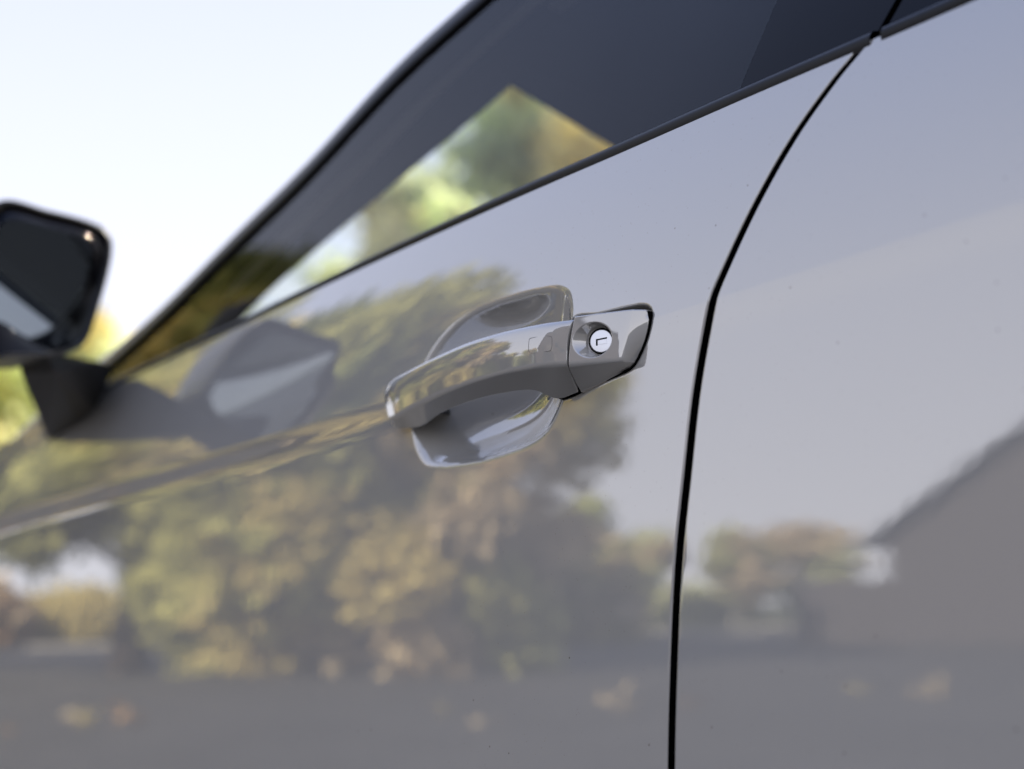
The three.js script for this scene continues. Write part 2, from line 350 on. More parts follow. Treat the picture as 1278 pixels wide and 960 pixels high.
// window side: belt strip, glass, pillar trims, roof
const xFrontGlass = (y) => lerp(on(935, 95, zGlass).x, on(975, 0, zGlass).x, (y - on(935, 95, zGlass).y) / (on(975, 0, zGlass).y - on(935, 95, zGlass).y));
function beltStrip(name, x0, x1) {                             // rounded strip on top of the door skin
  const sec = [[0.0005, -0.004], [0.0012, 0.0], [0.0008, 0.0022], [-0.0012, 0.0043], [-0.0042, 0.0055], [-0.0068, 0.0052], [-0.0068, -0.004]];
  const c = new THREE.CatmullRomCurve3(sec.map(([a, b]) => V(a, b, 0)));
  const n = 160;
  const g = sheet(18, n, (i, j) => { const s = c.getPoint(i / 18), x = lerp(x0, x1, j / n); return V(x, yBelt(x) + s.y, zBelt(x) + s.x); }, true);
  return mesh(name, g, M.blackSatin, car);
}
beltStrip('belt_strip', -0.74, 0.2285);
beltStrip('belt_strip', 0.2345, 1.0);
{
  const x0 = -0.76, yTop = (x) => yPillar(x) - 0.017;
  const glassOf = (xa, xb, nx) => sheet(nx, 40, (i, j) => { // columns lean with the rear edge
    const t = i / nx; let x = lerp(xa(1.06), xb(1.06), t), y = 0;
    for (let k = 0; k < 6; k++) { y = lerp(yBelt(x) - 0.01, Math.max(yTop(x), yBelt(x) - 0.005), j / 40); x = lerp(xa(y), xb(y), t); }
    return V(x, y, zGlass(x, y));
  });
  mesh('front_side_window', glassOf(() => x0, (y) => xFrontGlass(y), 120), M.glass, car);
  // gloss black cover on the pillar between the doors, one piece on each door
  const cover = (xa, xb) => glassOf(xa, xb, 10).translate(0, 0, 0.0025);
  const xGap = (y) => xShut(1.072) + 0.004 + (y - 1.072) * 0.42;
  mesh('pillar_cover', cover((y) => xFrontGlass(y), (y) => xGap(y) - 0.0025), M.blackGloss, car);
  mesh('pillar_cover', cover((y) => xGap(y) + 0.0025, (y) => xGap(y) + 0.09), M.blackGloss, car);
  mesh('pillar_core', glassOf((y) => xFrontGlass(y) + 0.012, (y) => xGap(y) + 0.08, 8).translate(0, 0, -0.03), M.void_, car);
  mesh('rear_side_window', glassOf((y) => xGap(y) + 0.0905, () => 1.0, 40), M.darkGlass, car);
  // black frame strip and painted rail along the window's upper edge
  const N = 140, X = (j) => lerp(-0.93, 1.1, j / N);
  const frame = [[-0.020, -0.003], [-0.018, 0.003], [-0.013, 0.0045], [-0.006, 0.004], [-0.001, 0.001]];
  const dir = (x) => { const h = 0.01, t = V(2 * h, yPillar(x + h) - yPillar(x - h), 0).normalize(); return V(-t.y, t.x, 0); };
  const railPoint = (x, a, b) => { const d = dir(x), px = x + d.x * a, py = yPillar(x) + d.y * a; return V(px, py, zGlass(px, Math.max(py, yBelt(px))) + b); };
  const cf = new THREE.CatmullRomCurve3(frame.map(([a, b]) => V(a, b, 0)));
  mesh('window_frame_strip', sheet(14, N, (i, j) => { const s = cf.getPoint(i / 14); return railPoint(X(j), s.x, s.y); }), M.blackSatin, car);
  const rail = [[-0.001, 0.0], [0.0, 0.002], [0.003, 0.0015], [0.006, -0.003], [0.008, -0.012], [0.0095, -0.03], [0.011, -0.055]];
  const cr = new THREE.CatmullRomCurve3(rail.map(([a, b]) => V(a, b, 0)));
  mesh('roof_rail', sheet(18, N, (i, j) => { const s = cr.getPoint(i / 18); const x = X(j); return railPoint(x, s.x * (1 + 1.2 * sstep(-x, 0.5, 0.75)), s.y); }), M.paintPlain, car);
  // inner trim of the windscreen pillar, and the windscreen
  const inner = (x) => { const p = railPoint(x, 0.02, -0.03); return p; };
  const inEdge = spline([[-0.95, 1.0, -0.16], [-0.6, 1.132, -0.168], [-0.45, 1.2, -0.2], [-0.3, 1.264, -0.23], [-0.1, 1.34, -0.24]]);
  mesh('pillar_trim', sheet(6, 60, (i, j) => { const x = lerp(-0.95, -0.1, j / 60), a = railPoint(x, -0.017, -0.006), [ey, ez] = inEdge(x), t = i / 6; return V(x, lerp(a.y, ey, t), lerp(a.z, ez, t) + 0.012 * Math.sin(t * Math.PI)); }), M.cabin, car);
  mesh('pillar_trim', sheet(2, 60, (i, j) => { const x = lerp(-0.95, -0.1, j / 60), a = railPoint(x, 0.02, -0.05), [ey, ez] = inEdge(x), t = i / 2; return V(x, lerp(a.y, ey, t), lerp(a.z, ez, t)); }), M.void_, car);
  mesh('windscreen', sheet(40, 30, (i, j) => {
    const u = i / 40, t = j / 30, s = Math.sin(u * Math.PI), xa = lerp(-0.93, -0.18, t), near = railPoint(xa, 0.02, -0.055);
    return V(near.x - lerp(0.3, 0.12, t) * s, near.y + lerp(-0.01, 0.045, t) * s, lerp(near.z, -1.76 - near.z, u));
  }), M.screen, car);
  mesh('roof', sheet(40, 30, (i, j) => {
    const u = i / 40, s = Math.sin(u * Math.PI), near = railPoint(lerp(-0.18, 1.1, j / 30), 0.02, -0.055);
    return V(near.x - 0.12 * s * (1 - j / 30), near.y + 0.045 * s, lerp(near.z, -1.76 - near.z, u));
  }), M.paintPlain, car);
  mesh('headliner', sheet(40, 30, (i, j) => {
    const u = i / 40, s = Math.sin(u * Math.PI), near = railPoint(lerp(-0.2, 1.1, j / 30), 0.0, -0.05);
    return V(near.x - 0.12 * s * (1 - j / 30), near.y + 0.03 * s - 0.02, lerp(near.z, -1.76 - near.z, u));
  }), M.cabin, car);
  // folded-down sun visor at the head of the windscreen
  mesh('sun_visor', sheet(16, 6, (i, j) => { const u = i / 16, t = j / 6; return V(lerp(-0.3, -0.36, u) + 0.2 * t, lerp(1.271, 1.185, u) + 0.12 * t, lerp(-0.222, -0.72, u)); }), M.cabin, car);
  // cabin: far side, dashboard, rear wall, seats
  mesh('far_door', sheet(20, 6, (i, j) => { const x = lerp(-0.95, 1.1, i / 20), y = lerp(0.3, yBelt(x), j / 6); return V(x, y, -1.76 - zSkin(x, y)); }), M.cabin, car);
  mesh('far_side_window', sheet(20, 8, (i, j) => { const x = lerp(-0.9, 1.14, i / 20), y = lerp(yBelt(x) - 0.005, Math.max(yBelt(x), yPillar(x) + 0.03), j / 8); return V(x, y, -1.76 - zGlass(x, y)); }), M.darkGlass, car);
  mesh('dashboard', new RoundedBoxGeometry(0.5, 0.3, 1.5, 4, 0.08).translate(-0.85, 0.86, -0.88), M.cabin, car);
  mesh('rear_bulkhead', new THREE.BoxGeometry(0.03, 1.0, 1.5).translate(1.12, 0.85, -0.88), M.cabin, car);
  mesh('bulkhead', new THREE.BoxGeometry(0.03, 0.7, 1.6).translate(-1.05, 0.63, -0.88), M.void_, car);
  mesh('inner_door_panel', sheet(20, 8, (i, j) => { const x = lerp(-0.9, 1.1, i / 20), y = lerp(0.32, yBelt(x) + 0.003, j / 8); return V(x, y, zSkin(x, y) - 0.05 - 0.03 * (1 - j / 8)); }), M.cabin, car);
  for (const z of [-0.5, -1.26]) {
    const s = mesh('seat', new RoundedBoxGeometry(0.16, 0.66, 0.46, 3, 0.06).rotateZ(R(-18)).translate(0.33, 0.85, z), M.cabin, car);
    mesh('headrest', new RoundedBoxGeometry(0.1, 0.17, 0.26, 3, 0.045).rotateZ(R(-14)).translate(0.45, 1.24, z), M.cabin, s);
  }
}
// ------------------------------------------------------------------ door handle
const handle = new THREE.Group();
handle.name = 'door_handle';
car.add(handle);
const zCapFront = (x) => 0.0185 - 0.39 * (x - 0.07);
let gripMesh;
{
  // stations along the grip: photograph points of the top edge, fold and lower rear edge, with their distance from the door plane
  const st = [
    [[480.5, 484], [486, 523.5], [490, 532.5], 0.0105, 0.0105, 0.006],
    [[483.5, 477], [490, 522], [495, 535], 0.0130, 0.0126, 0.007],
    [[490, 470], [496, 519], [507, 535.5], 0.0155, 0.0149, 0.008],
    [[506, 461], [512.6, 508.5], [527, 533], 0.0180, 0.0174, 0.010],
    [[538, 444.5], [544, 493.5], [550, 517], 0.0214, 0.0207, 0.013],
    [[581, 425], [581, 479.5], [581, 504], 0.0238, 0.0231, 0.0145],
    [[625, 411.5], [625, 466.5], [620, 493], 0.0244, 0.0237, 0.0145],
    [[669, 402], [667, 458.5], [664, 488], 0.0230, 0.0224, 0.012],
    [[692, 398.4], [688, 456.3], [695, 499], 0.0210, 0.0205, 0.006],
    [[714, 395.8], [706.8, 455], [721.8, 491], 0.0187, 0.0185, 0.003],
  ].map(([t, f, b, zt, zf, zb], k) => {
    const T = on(...t, zt), F = on(...f, zf), B = on(...b, zb);
    const mid = k === 9 ? on(707, 424, 0.0191) : T.clone().lerp(F, 0.45).add(V(0, 0, 0.0013));
    return [k, ...[V(T.x - 0.005, T.y - 0.002, 0.006), T, mid, F, B, V(B.x - 0.004, (T.y + B.y) / 2, 0.007)].flatMap((p) => p.toArray())];
  });
  const at = spline(st), NS = 110, K = 14;
  const rad = [0.003, 0.0042, 0.02, 0.0016, 0.0012, 0.004];     // rounding at each corner
  const ring = (s) => {
    const a = at(s), c = Array.from({ length: 6 }, (_, k) => V(a[k * 3], a[k * 3 + 1], a[k * 3 + 2])), out = [];
    for (let k = 0; k < 6; k++) {
      const p = c[(k + 5) % 6], q = c[k], n = c[(k + 1) % 6], d1 = p.clone().sub(q), d2 = n.clone().sub(q);
      const r1 = Math.min(rad[k] * 1.3, d1.length() * 0.48), r2 = Math.min(rad[k] * 1.3, d2.length() * 0.48);
      const A = q.clone().addScaledVector(d1.normalize(), r1), B = q.clone().addScaledVector(d2.normalize(), r2);
      for (let m = 0; m < K; m++) { const t = m / (K - 1), u = 1 - t; out.push(A.clone().multiplyScalar(u * u).addScaledVector(q, 2 * u * t).addScaledVector(B, t * t)); }
    }
    return out;
  };
  const rings = [];
  const first = ring(0), cen = first.reduce((a, p) => a.add(p), V(0, 0, 0)).multiplyScalar(1 / first.length);
  for (let k = 0; k < 9; k++) { const a = (k / 9) * Math.PI / 2; rings.push(first.map((p) => cen.clone().lerp(p, Math.sin(a)).add(V(-0.0034 * Math.cos(a), 0, -0.0012 * Math.cos(a))))); }
  for (let j = 0; j <= NS; j++) rings.push(ring((j / NS) * 9));
  const last = rings[rings.length - 1], cl = last.reduce((a, p) => a.add(p), V(0, 0, 0)).multiplyScalar(1 / last.length);
  for (const [k, dx] of [[0.97, 0.0004], [0.6, 0.0005], [0, 0.0005]]) rings.push(last.map((p) => cl.clone().lerp(p, k).add(V(dx, 0, 0))));
  const n = first.length;
  gripMesh = mesh('grip', sheet(n, rings.length - 1, (i, j) => rings[j][i % n].clone(), true), M.paintPlain, handle);
  // weld the seam of the normals round the ring
  const N = gripMesh.geometry.attributes.normal;
  for (let j = 0; j < rings.length; j++) { const a = j * (n + 1), b = a + n, v = V(N.getX(a) + N.getX(b), N.getY(a) + N.getY(b), N.getZ(a) + N.getZ(b)).normalize(); N.setXYZ(a, v.x, v.y, v.z); N.setXYZ(b, v.x, v.y, v.z); }
  // the foot with which the grip enters the hollow
  const f0 = on(512, 530, 0.011), foot = [];
  const fs = new THREE.Shape().absellipse(0, 0, 0.008, 0.007, 0, Math.PI * 2).getPoints(28);
  mesh('grip_foot', sheet(28, 6, (i, j) => { const t = j / 6, p = fs[i % 28], k = 1 + 0.15 * t; return V(f0.x - 0.004 + p.x * k + 0.001 * t, f0.y + 0.0075 + p.y * k, lerp(0.009, -0.02, t)); }), M.blackGrain, handle);
}
{
  // cap behind the grip: a net of photograph points (rows: top edge, fold, lower edge; columns: joint, rear fold, rear edge)
  const net = [[[717.5, 396], [786, 387.5], [811, 387.6]], [[713.5, 456], [776, 451], [793, 452]], [[725.2, 488], [781.5, 461.3], [787.2, 458.6]]].map((row, r) => row.map(([a, b], c) => on(a, b, c === 2 || r === 2 ? (c === 0 ? 0.003 : 0.0007) : zCapFront)));
  const bowAt = (v) => 0.0022 * Math.pow(Math.sin(Math.PI * clamp(v / 2, 0, 1)), 0.8);
  const bil = (u, v) => { const i = u < 1 ? 0 : 1, j = v < 1 ? 0 : 1, s = u - i, t = v - j; return net[j][i].clone().multiplyScalar((1 - s) * (1 - t)).addScaledVector(net[j][i + 1], s * (1 - t)).addScaledVector(net[j + 1][i], (1 - s) * t).addScaledVector(net[j + 1][i + 1], s * t); };
  const soft = (u, v) => { const p = V(0, 0, 0); for (let a = -3; a <= 3; a++) for (let b = -3; b <= 3; b++) p.add(bil(u + a * 0.042, v + b * 0.028)); return p.multiplyScalar(1 / 49); };
  // the round recess of the lock
  const MC = on(739, 424.2, zCapFront), MR = 0.0088, DEPTH = 0.0068;
  const LC = on(751.2, 426.2, (x) => zCapFront(x) - DEPTH), LR = 0.0063;
  const across = (s, x, y) => { const cx = lerp(LC.x, MC.x, s), cy = lerp(LC.y, MC.y, s), r = lerp(LR, MR, s); return Math.hypot((x - cx) * lerp(0.98, 0.86, s), y - cy) - r; };
  const recess = (x, y) => {
    if (across(1, x, y) > 0.0006) return 0;
    let lo = 0, hi = 1.08;
    if (across(0, x, y) < 0) return DEPTH;
    for (let k = 0; k < 22; k++) { const m = (lo + hi) / 2; if (across(m, x, y) < 0) hi = m; else lo = m; }
    const s = clamp(hi, 0, 1.07), u = 1 - s;
    return DEPTH * (u > 0.06 ? u : u > -0.06 ? ((u + 0.06) ** 2) / 0.24 : 0);
  };
  const NA = 190, NB = 170;
  const us = Array.from({ length: NA + 1 }, (_, i) => (i / NA < 0.75 ? (i / NA) / 0.75 : 1 + (i / NA - 0.75) / 0.25));
  const vs = Array.from({ length: NB + 1 }, (_, i) => (i / NB < 0.7 ? (i / NB) / 0.7 : 1 + (i / NB - 0.7) / 0.3));
  const g = sheet(NA + 6, NB + 6, (i0, j0) => {
    const i = clamp(i0 - 3, 0, NA), j = clamp(j0 - 3, 0, NB), u = us[i], v = vs[j], p = soft(u, v);
    p.x -= bowAt(v) * Math.max(0, 1 - u);
    p.z += 0.0004 * Math.max(0, 1 - (2 * v - 1) ** 2) * (v < 1 ? 1 : 0);
    p.x += 0.0022 * Math.sin(Math.PI * Math.min(v, 1)) * clamp(u - 1, 0, 1);
    { const c = sstep(u, 1.72, 2) * (1 - sstep(v, 0, 0.2)); p.x -= 0.0011 * c; p.y -= 0.0011 * c; }
    p.z -= recess(p.x, p.y);
    const kx = Math.max(0, 3 - i0, i0 - NA - 3), ky = Math.max(0, 3 - j0, j0 - NB - 3), k = Math.max(kx, ky);
    if (k > 0) {                                               // the rim turns down into the gap
      const r = 0.0005, sx = i0 < 3 ? -1 : i0 > NA + 3 ? 1 : 0, sy = j0 < 3 ? 1 : j0 > NB + 3 ? -1 : 0, f = k === 1 ? 0.6 : 1;
      p.x += sx * r * f; p.y += sy * r * f; p.z = k === 3 ? -0.006 : p.z - r * (k === 1 ? 0.25 : 1);
    }
    return p;
  });
  mesh('handle_cap', g, M.paintPlain, handle);
  // lock face, in the plane of the cap
  const tilt = Math.atan(0.58), put = (geo, dz) => { geo.rotateY(tilt); return geo.translate(LC.x + Math.sin(tilt) * dz, LC.y, LC.z + Math.cos(tilt) * dz); };
  const disc = new THREE.LatheGeometry([[0, 0.0009], [0.0054, 0.0009], [0.0058, 0.0006], [0.0059, 0], [0.0059, -0.004]].map(([a, b]) => new THREE.Vector2(a, b)), 64);
  disc.rotateX(Math.PI / 2);
  mesh('lock_cylinder', put(disc, 0.0004), M.chrome, handle);
  const kw = new THREE.Shape([[-0.0026, -0.0022], [-0.0018, -0.0022], [-0.0018, 0.0004], [0.0031, 0.0010], [0.0031, 0.0017], [-0.0026, 0.0010]].map(([a, b]) => new THREE.Vector2(a, b)));
  mesh('keyway', put(new THREE.ExtrudeGeometry(kw, { depth: 0.0004, bevelEnabled: false }), 0.0011), M.void_, handle);
  const flap = new THREE.Shape([[-0.0015, -0.0018], [0.0030, -0.0014], [0.0030, 0.0006], [-0.0015, 0.0001]].map(([a, b]) => new THREE.Vector2(a, b)));
  mesh('keyway_flap', put(new THREE.ExtrudeGeometry(flap, { depth: 0.0003, bevelEnabled: false }), 0.00125), M.chrome, handle);
  mesh('lock_ring', put(new THREE.TorusGeometry(0.0062, 0.00035, 8, 64), 0.0010), M.void_, handle);
  // black gasket under grip end and cap
  const low = recessPts.map((p, k) => {                         // the recess outline, drawn in a little
    const q = recessPts[(k + 1) % recessPts.length], o = recessPts[(k + recessPts.length - 1) % recessPts.length], t = q.clone().sub(o).setZ(0).normalize(), n = V(t.y, -t.x, 0);
    const by = lerp(0.0003, 0.0036, sstep(n.y, 0.35, 0.8));
    return new THREE.Vector2(p.x - n.x * by, p.y - n.y * by);
  });
  mesh('gasket', new THREE.ExtrudeGeometry(new THREE.Shape(low), { depth: 0.007, bevelEnabled: false }).translate(0, 0, -0.0061), M.void_, handle);
  // touch sensor: a faint rounded outline pressed into the grip's face
  const ray = new THREE.Raycaster();
  scene.updateMatrixWorld(true);
  const outline = [];
  const rectPx = [[660, 428], [661, 423], [665, 421.6], [686, 419.6], [688.6, 421], [689, 424], [688.5, 434], [687, 437.5], [683, 438.6], [664, 440.6], [660.5, 439.6], [659.8, 435]];
  for (const [a, b] of rectPx) { ray.set(EYE, sight(a, b).normalize()); const h = ray.intersectObject(gripMesh)[0]; if (h) outline.push(h.point); }
  if (outline.length > 6) {
    const c = new THREE.CatmullRomCurve3(outline, true, 'centripetal');
    mesh('touch_sensor_outline', new THREE.TubeGeometry(c, 120, 0.00014, 6, true), std(0.2, 0.19, 0.18, 0.4), handle);
  }
}
// ------------------------------------------------------------------ door mirror
{
  const XR = -0.55, yaw = R(14), nod = Math.tan(R(19)), px = (a, b) => { let x = XR, p; for (let k = 0; k < 20; k++) { p = onX(a, b, x); x = XR + Math.tan(yaw) * (p.z - 0.1); } return p; };
  const zy = [[0.141, 1.1], [0.135, 1.12], [0.123, 1.131], ...[[0, 250], [60, 262], [112, 276], [130, 285], [138.5, 297], [140, 312], [135, 342], [125, 378], [115, 410], [107, 428], [94, 437], [60, 446], [0, 448]].map(([a, b]) => { const p = px(a, b); return [p.z, p.y]; }), [0.118, 1.015], [0.135, 1.03], [0.142, 1.065]];
  const loop = new THREE.CatmullRomCurve3(zy.map(([z, y]) => V(0, y, z)), true, 'centripetal').getSpacedPoints(160).slice(0, 160);
  const gl = [[0.126, 1.09], [0.121, 1.103], [0.112, 1.111], ...[[0, 281], [60, 289], [100, 299], [110, 306], [112.5, 320], [110, 350], [106, 385], [99, 408], [88, 420], [72, 426], [40, 414], [0, 397]].map(([a, b]) => { const p = px(a, b); return [p.z, p.y]; }), [0.109, 1.033], [0.121, 1.043], [0.127, 1.065]];
  const gLoop = new THREE.CatmullRomCurve3(gl.map(([z, y]) => V(0, y, z)), true, 'centripetal').getSpacedPoints(160).slice(0, 160);
  const cen = V(0, 1.075, 0.08), lean = (p, x) => V(x + Math.tan(yaw) * (p.z - 0.1), p.y, p.z);
  const layers = [[0.90, -0.003, 1], [0.93, 0.001, 1], [0.965, 0.0035, 1], [0.99, 0.002, 1], [1, -0.003, 1], [1.01, -0.02, 1], [1.0, -0.05, 1], [0.94, -0.085, 1], [0.8, -0.11, 1], [0.5, -0.125, 1], [0.0, -0.13, 1]];
  const housing = mesh('door_mirror', sheet(160, layers.length - 1, (i, j) => { const p = cen.clone().lerp(loop[i % 160], layers[j][0]); return lean(p, XR + layers[j][1]); }), M.blackSatin, car);
  // inner lip between rim and glass
  const lip = [[0, -0.002], [0.35, -0.004], [0.7, -0.007], [1, -0.0115]];
  mesh('mirror_lip', sheet(160, 3, (i, j) => { const a = cen.clone().lerp(loop[i % 160], 0.92), b = gLoop[i % 160], p = a.lerp(b, lip[j][0]); return lean(p, XR + lip[j][1] + lip[j][0] * (nod * (p.y - 1.07) + 0.09 * (p.z - 0.08) - 0.004)); }), M.blackGloss, housing);
  const gg = new THREE.ShapeGeometry(new THREE.Shape(gLoop.map((p) => new THREE.Vector2(p.z, p.y))));
  const gp = gg.attributes.position;
  for (let i = 0; i < gp.count; i++) { const p = lean(V(0, gp.getY(i), gp.getX(i)), XR - 0.0155 + nod * (gp.getY(i) - 1.07) + 0.09 * (gp.getX(i) - 0.08)); gp.setXYZ(i, p.x, p.y, p.z); }
  gg.computeVertexNormals();
  mesh('mirror_glass', gg, M.mirror, housing);
  // foot on the door
  const s = (a, b, dz = 0) => on(a, b, (x, y) => zSkin(x, Math.min(y, yBelt(x))) + dz);
  const P = [s(134, 466, 0.004), s(118, 510, 0.002), s(95, 528, 0.002), s(65, 544, 0.002), onX(68, 463, -0.57), onX(27, 467, -0.62), onX(60, 440, -0.56), onX(20, 440, -0.62), onX(125, 452, -0.6)];
  P.push(V(-0.78, 1.0, -0.03), V(-0.76, 1.04, -0.05), V(-0.62, 1.05, -0.03));
  mesh('mirror_foot', new ConvexGeometry(P), M.blackGrain, housing);
}

// ------------------------------------------------------------------ trees and what else stands around
const leafMat = (r, g, b, t = 0.55) => new THREE.MeshPhysicalMaterial({ color: lin(r, g, b), roughness: 1, transmission: t, thickness: 0, side: THREE.DoubleSide, specularIntensity: 0.2 });
const leafGeo = (() => {
  const list = [];
  for (let k = 0; k < 7; k++) {
    const w = rr(0.07, 0.12), g = new THREE.BufferGeometry();
    g.setAttribute('position', new THREE.Float32BufferAttribute([-w, 0, 0, 0, -w * 1.3, 0.02, w, 0, 0, 0, w * 1.4, 0.03], 3));
    g.setIndex([0, 1, 2, 0, 2, 3]);
    g.rotateX(rr(-1.5, 1.5)); g.rotateY(rr(0, 6.28)); g.rotateZ(rr(0, 6.28));
    g.translate(gauss() * 0.13, gauss() * 0.1, gauss() * 0.13);
    list.push(g);
  }
  const m = mergeGeometries(list);
  m.computeVertexNormals();
  return m;
})();
const bark = std(0.09, 0.07, 0.055, 0.95), paleBark = std(0.42, 0.4, 0.36, 0.9);
const thinLeaf = leafMat(1, 1, 1), white = leafMat(0.64, 0.64, 0.64, 0.35);
// spot by azimuth (from straight ahead of the car towards +z) and distance from the camera
const spot = (az, r) => [EYE.x - Math.cos(R(az)) * r, 0, EYE.z + Math.sin(R(az)) * r];
function tree(name, label, group, az, r, o) {
  const t = thing(name, label, 'tree', spot(az, r), group);
  const parts = [], H = o.h, trunkTop = o.h * 0.55, lean = rr(-0.03, 0.03);
  const bend = [V(0, -0.1, 0), V(lean * H * 0.3, H * 0.2, rr(-0.1, 0.1)), V(lean * H * 0.8, trunkTop, rr(-0.2, 0.2)), V(lean * H, H * 0.85, 0)];
  parts.push(tube(bend, o.trunk, o.trunk * 0.2, 8, 14));
  const blobs = [];
  for (let k = 0; k < o.blobs; k++) {
    const a = rr(0, 6.28), u = k / o.blobs, y = lerp(o.low, H * 0.95, Math.pow(rnd(), 0.9)), q = (y - o.low) / (H - o.low), wid = o.R * (o.cone ? 1 - 0.88 * q : Math.pow(Math.max(0.02, Math.sin(Math.PI * clamp(0.14 + 0.8 * q, 0, 1))), 0.7)), d = wid * Math.sqrt(rr(0.1, 1));
    blobs.push([V(Math.cos(a) * d, y, Math.sin(a) * d), rr(0.5, 1) * o.clump]);
  }
  for (const [c] of blobs) { if (rnd() > 0.55) continue; const y0 = clamp(c.y - rr(0.5, 1.6) * 0.12 * H, o.low * 0.7, H * 0.8); parts.push(tube([V(lean * y0, y0, 0), V(c.x * 0.5, lerp(y0, c.y, 0.6), c.z * 0.5), c], o.trunk * 0.28, 0.015, 5, 6)); }
  mesh('trunk', mergeGeometries(parts), o.pale ? paleBark : bark, t);
  const count = o.leaves, inst = new THREE.InstancedMesh(leafGeo, group === BACK ? thinLeaf : white, count), m4 = new THREE.Matrix4(), q = new THREE.Quaternion(), e = new THREE.Euler(), col = new THREE.Color();
  const tint = blobs.map(() => { const i = Math.floor(rnd() * o.colors.length), f = rr(0.75, 1.25); return o.colors[i].map((x) => x * f); });
  for (let k = 0; k < count; k++) {
    const b = Math.floor(rnd() * blobs.length), [c, s] = blobs[b], v = V(gauss(), gauss() * 0.75, gauss());
    if (v.length() > 1.9) v.setLength(1.9);
    v.multiplyScalar(s * 0.62);
    q.setFromEuler(e.set(rr(0, 6.28), rr(0, 6.28), rr(0, 6.28)));
    m4.compose(c.clone().add(v), q, V(1, 1, 1).multiplyScalar(rr(0.7, 1.35) * (o.size ?? 1)));
    inst.setMatrixAt(k, m4);
    const f = rr(0.75, 1.25);
    inst.setColorAt(k, col.setRGB(tint[b][0] * f, tint[b][1] * f, tint[b][2] * f));
  }
  inst.name = 'crown';
  inst.userData.kind = 'stuff';
  inst.castShadow = inst.receiveShadow = true;
  t.add(inst);
  return t;
}
const OLIVE = [0.68, 0.68, 0.26], GREEN = [0.52, 0.57, 0.22], GOLD = [0.84, 0.72, 0.3], YELLOW = [0.92, 0.82, 0.4], ORANGE = [0.68, 0.33, 0.06], RUST = [0.62, 0.4, 0.2], DARK = [0.13, 0.16, 0.06], BEIGE = [0.86, 0.72, 0.48], PALE = [0.8, 0.85, 0.5];
const BACK = 'autumn trees beyond the car', FRONT = 'trees mirrored in the side of the car';
tree('oak_tree', 'broad yellow-green tree with an open trunk mirrored at the front end of the door', FRONT, 8, 25, { h: 11.8, R: 4.6, low: 2.7, trunk: 0.3, blobs: 62, clump: 1.4, leaves: 9500, colors: [OLIVE, OLIVE, GOLD, GREEN] });
tree('oak_tree', 'tallest dense olive tree, mirrored left of and above the door handle', FRONT, 18.5, 20, { h: 10.3, R: 3.6, low: 2.1, trunk: 0.36, blobs: 76, clump: 1.4, leaves: 12500, colors: [OLIVE, GREEN, OLIVE, GOLD, OLIVE] });
tree('beige_tree', 'rounded beige and gold tree mirrored under the key lock', FRONT, 32.5, 17, { h: 5.7, R: 2.0, low: 0.3, trunk: 0.15, blobs: 46, clump: 0.75, size: 0.8, leaves: 6000, colors: [BEIGE, OLIVE, BEIGE, GOLD] });
tree('oak_tree', 'beige and olive tree mirrored between the tall olive tree and the rounded beige one', FRONT, 26.5, 19, { h: 7.6, R: 2.5, low: 0.4, trunk: 0.22, blobs: 60, clump: 1.0, leaves: 9500, colors: [BEIGE, GOLD, OLIVE, OLIVE] });
tree('green_tree', 'small green tree mirrored left of the door gap', FRONT, 40.6, 36, { h: 4.4, R: 1.1, low: 0.7, trunk: 0.12, blobs: 16, clump: 0.6, leaves: 800, colors: [GREEN, OLIVE] });
tree('birch_tree', 'slender pale tree mirrored just left of the door gap', FRONT, 43.3, 50, { h: 4.2, R: 1.1, low: 1.4, trunk: 0.08, blobs: 16, clump: 0.7, leaves: 500, colors: [BEIGE, PALE], pale: true });
tree('birch_tree', 'slender pale tree mirrored right of the door gap', FRONT, 47, 52, { h: 4.3, R: 1.1, low: 1.4, trunk: 0.08, blobs: 16, clump: 0.7, leaves: 500, colors: [BEIGE, PALE, OLIVE], pale: true });
tree('birch_tree', 'thin pale tree mirrored in the rear door near the house', FRONT, 49.5, 55, { h: 4.4, R: 1.5, low: 1.2, trunk: 0.08, blobs: 18, clump: 0.8, leaves: 600, colors: [BEIGE, PALE], pale: true });
tree('yellow_tree', 'tall yellow tree at the peak of the bright wedge seen through the front side window', BACK, -41.5, 19, { h: 9.9, R: 4.6, low: 1.2, trunk: 0.24, blobs: 36, clump: 0.8, size: 1.2, leaves: 1700, cone: true, colors: [YELLOW, PALE, YELLOW, YELLOW, PALE] });
tree('pale_green_tree', 'taller pale green tree seen through the middle of the windscreen', BACK, -33.8, 30, { h: 10.6, R: 4.0, low: 0.8, trunk: 0.22, blobs: 36, clump: 0.9, size: 1.4, leaves: 1500, cone: true, colors: [PALE, PALE, YELLOW, YELLOW] });
tree('pale_green_tree', 'low pale green tree at the lowest corner of the front side window', BACK, -28, 33, { h: 7.6, R: 2.0, low: 0.6, trunk: 0.18, blobs: 34, clump: 0.9, size: 1.2, leaves: 2600, cone: true, colors: [PALE, PALE, OLIVE] });
tree('gold_tree', 'small pale yellow tree showing between door mirror and windscreen pillar', BACK, -21.3, 36, { h: 8.3, R: 1.3, low: 0.8, trunk: 0.2, blobs: 30, clump: 0.8, leaves: 2200, colors: [YELLOW, PALE, PALE] });
tree('gold_tree', 'yellow-green tree showing below the door mirror at the picture edge', BACK, -16, 26, { h: 5.6, R: 2.2, low: 0.5, trunk: 0.2, blobs: 40, clump: 1.0, leaves: 4200, colors: [YELLOW, PALE, OLIVE, PALE] });

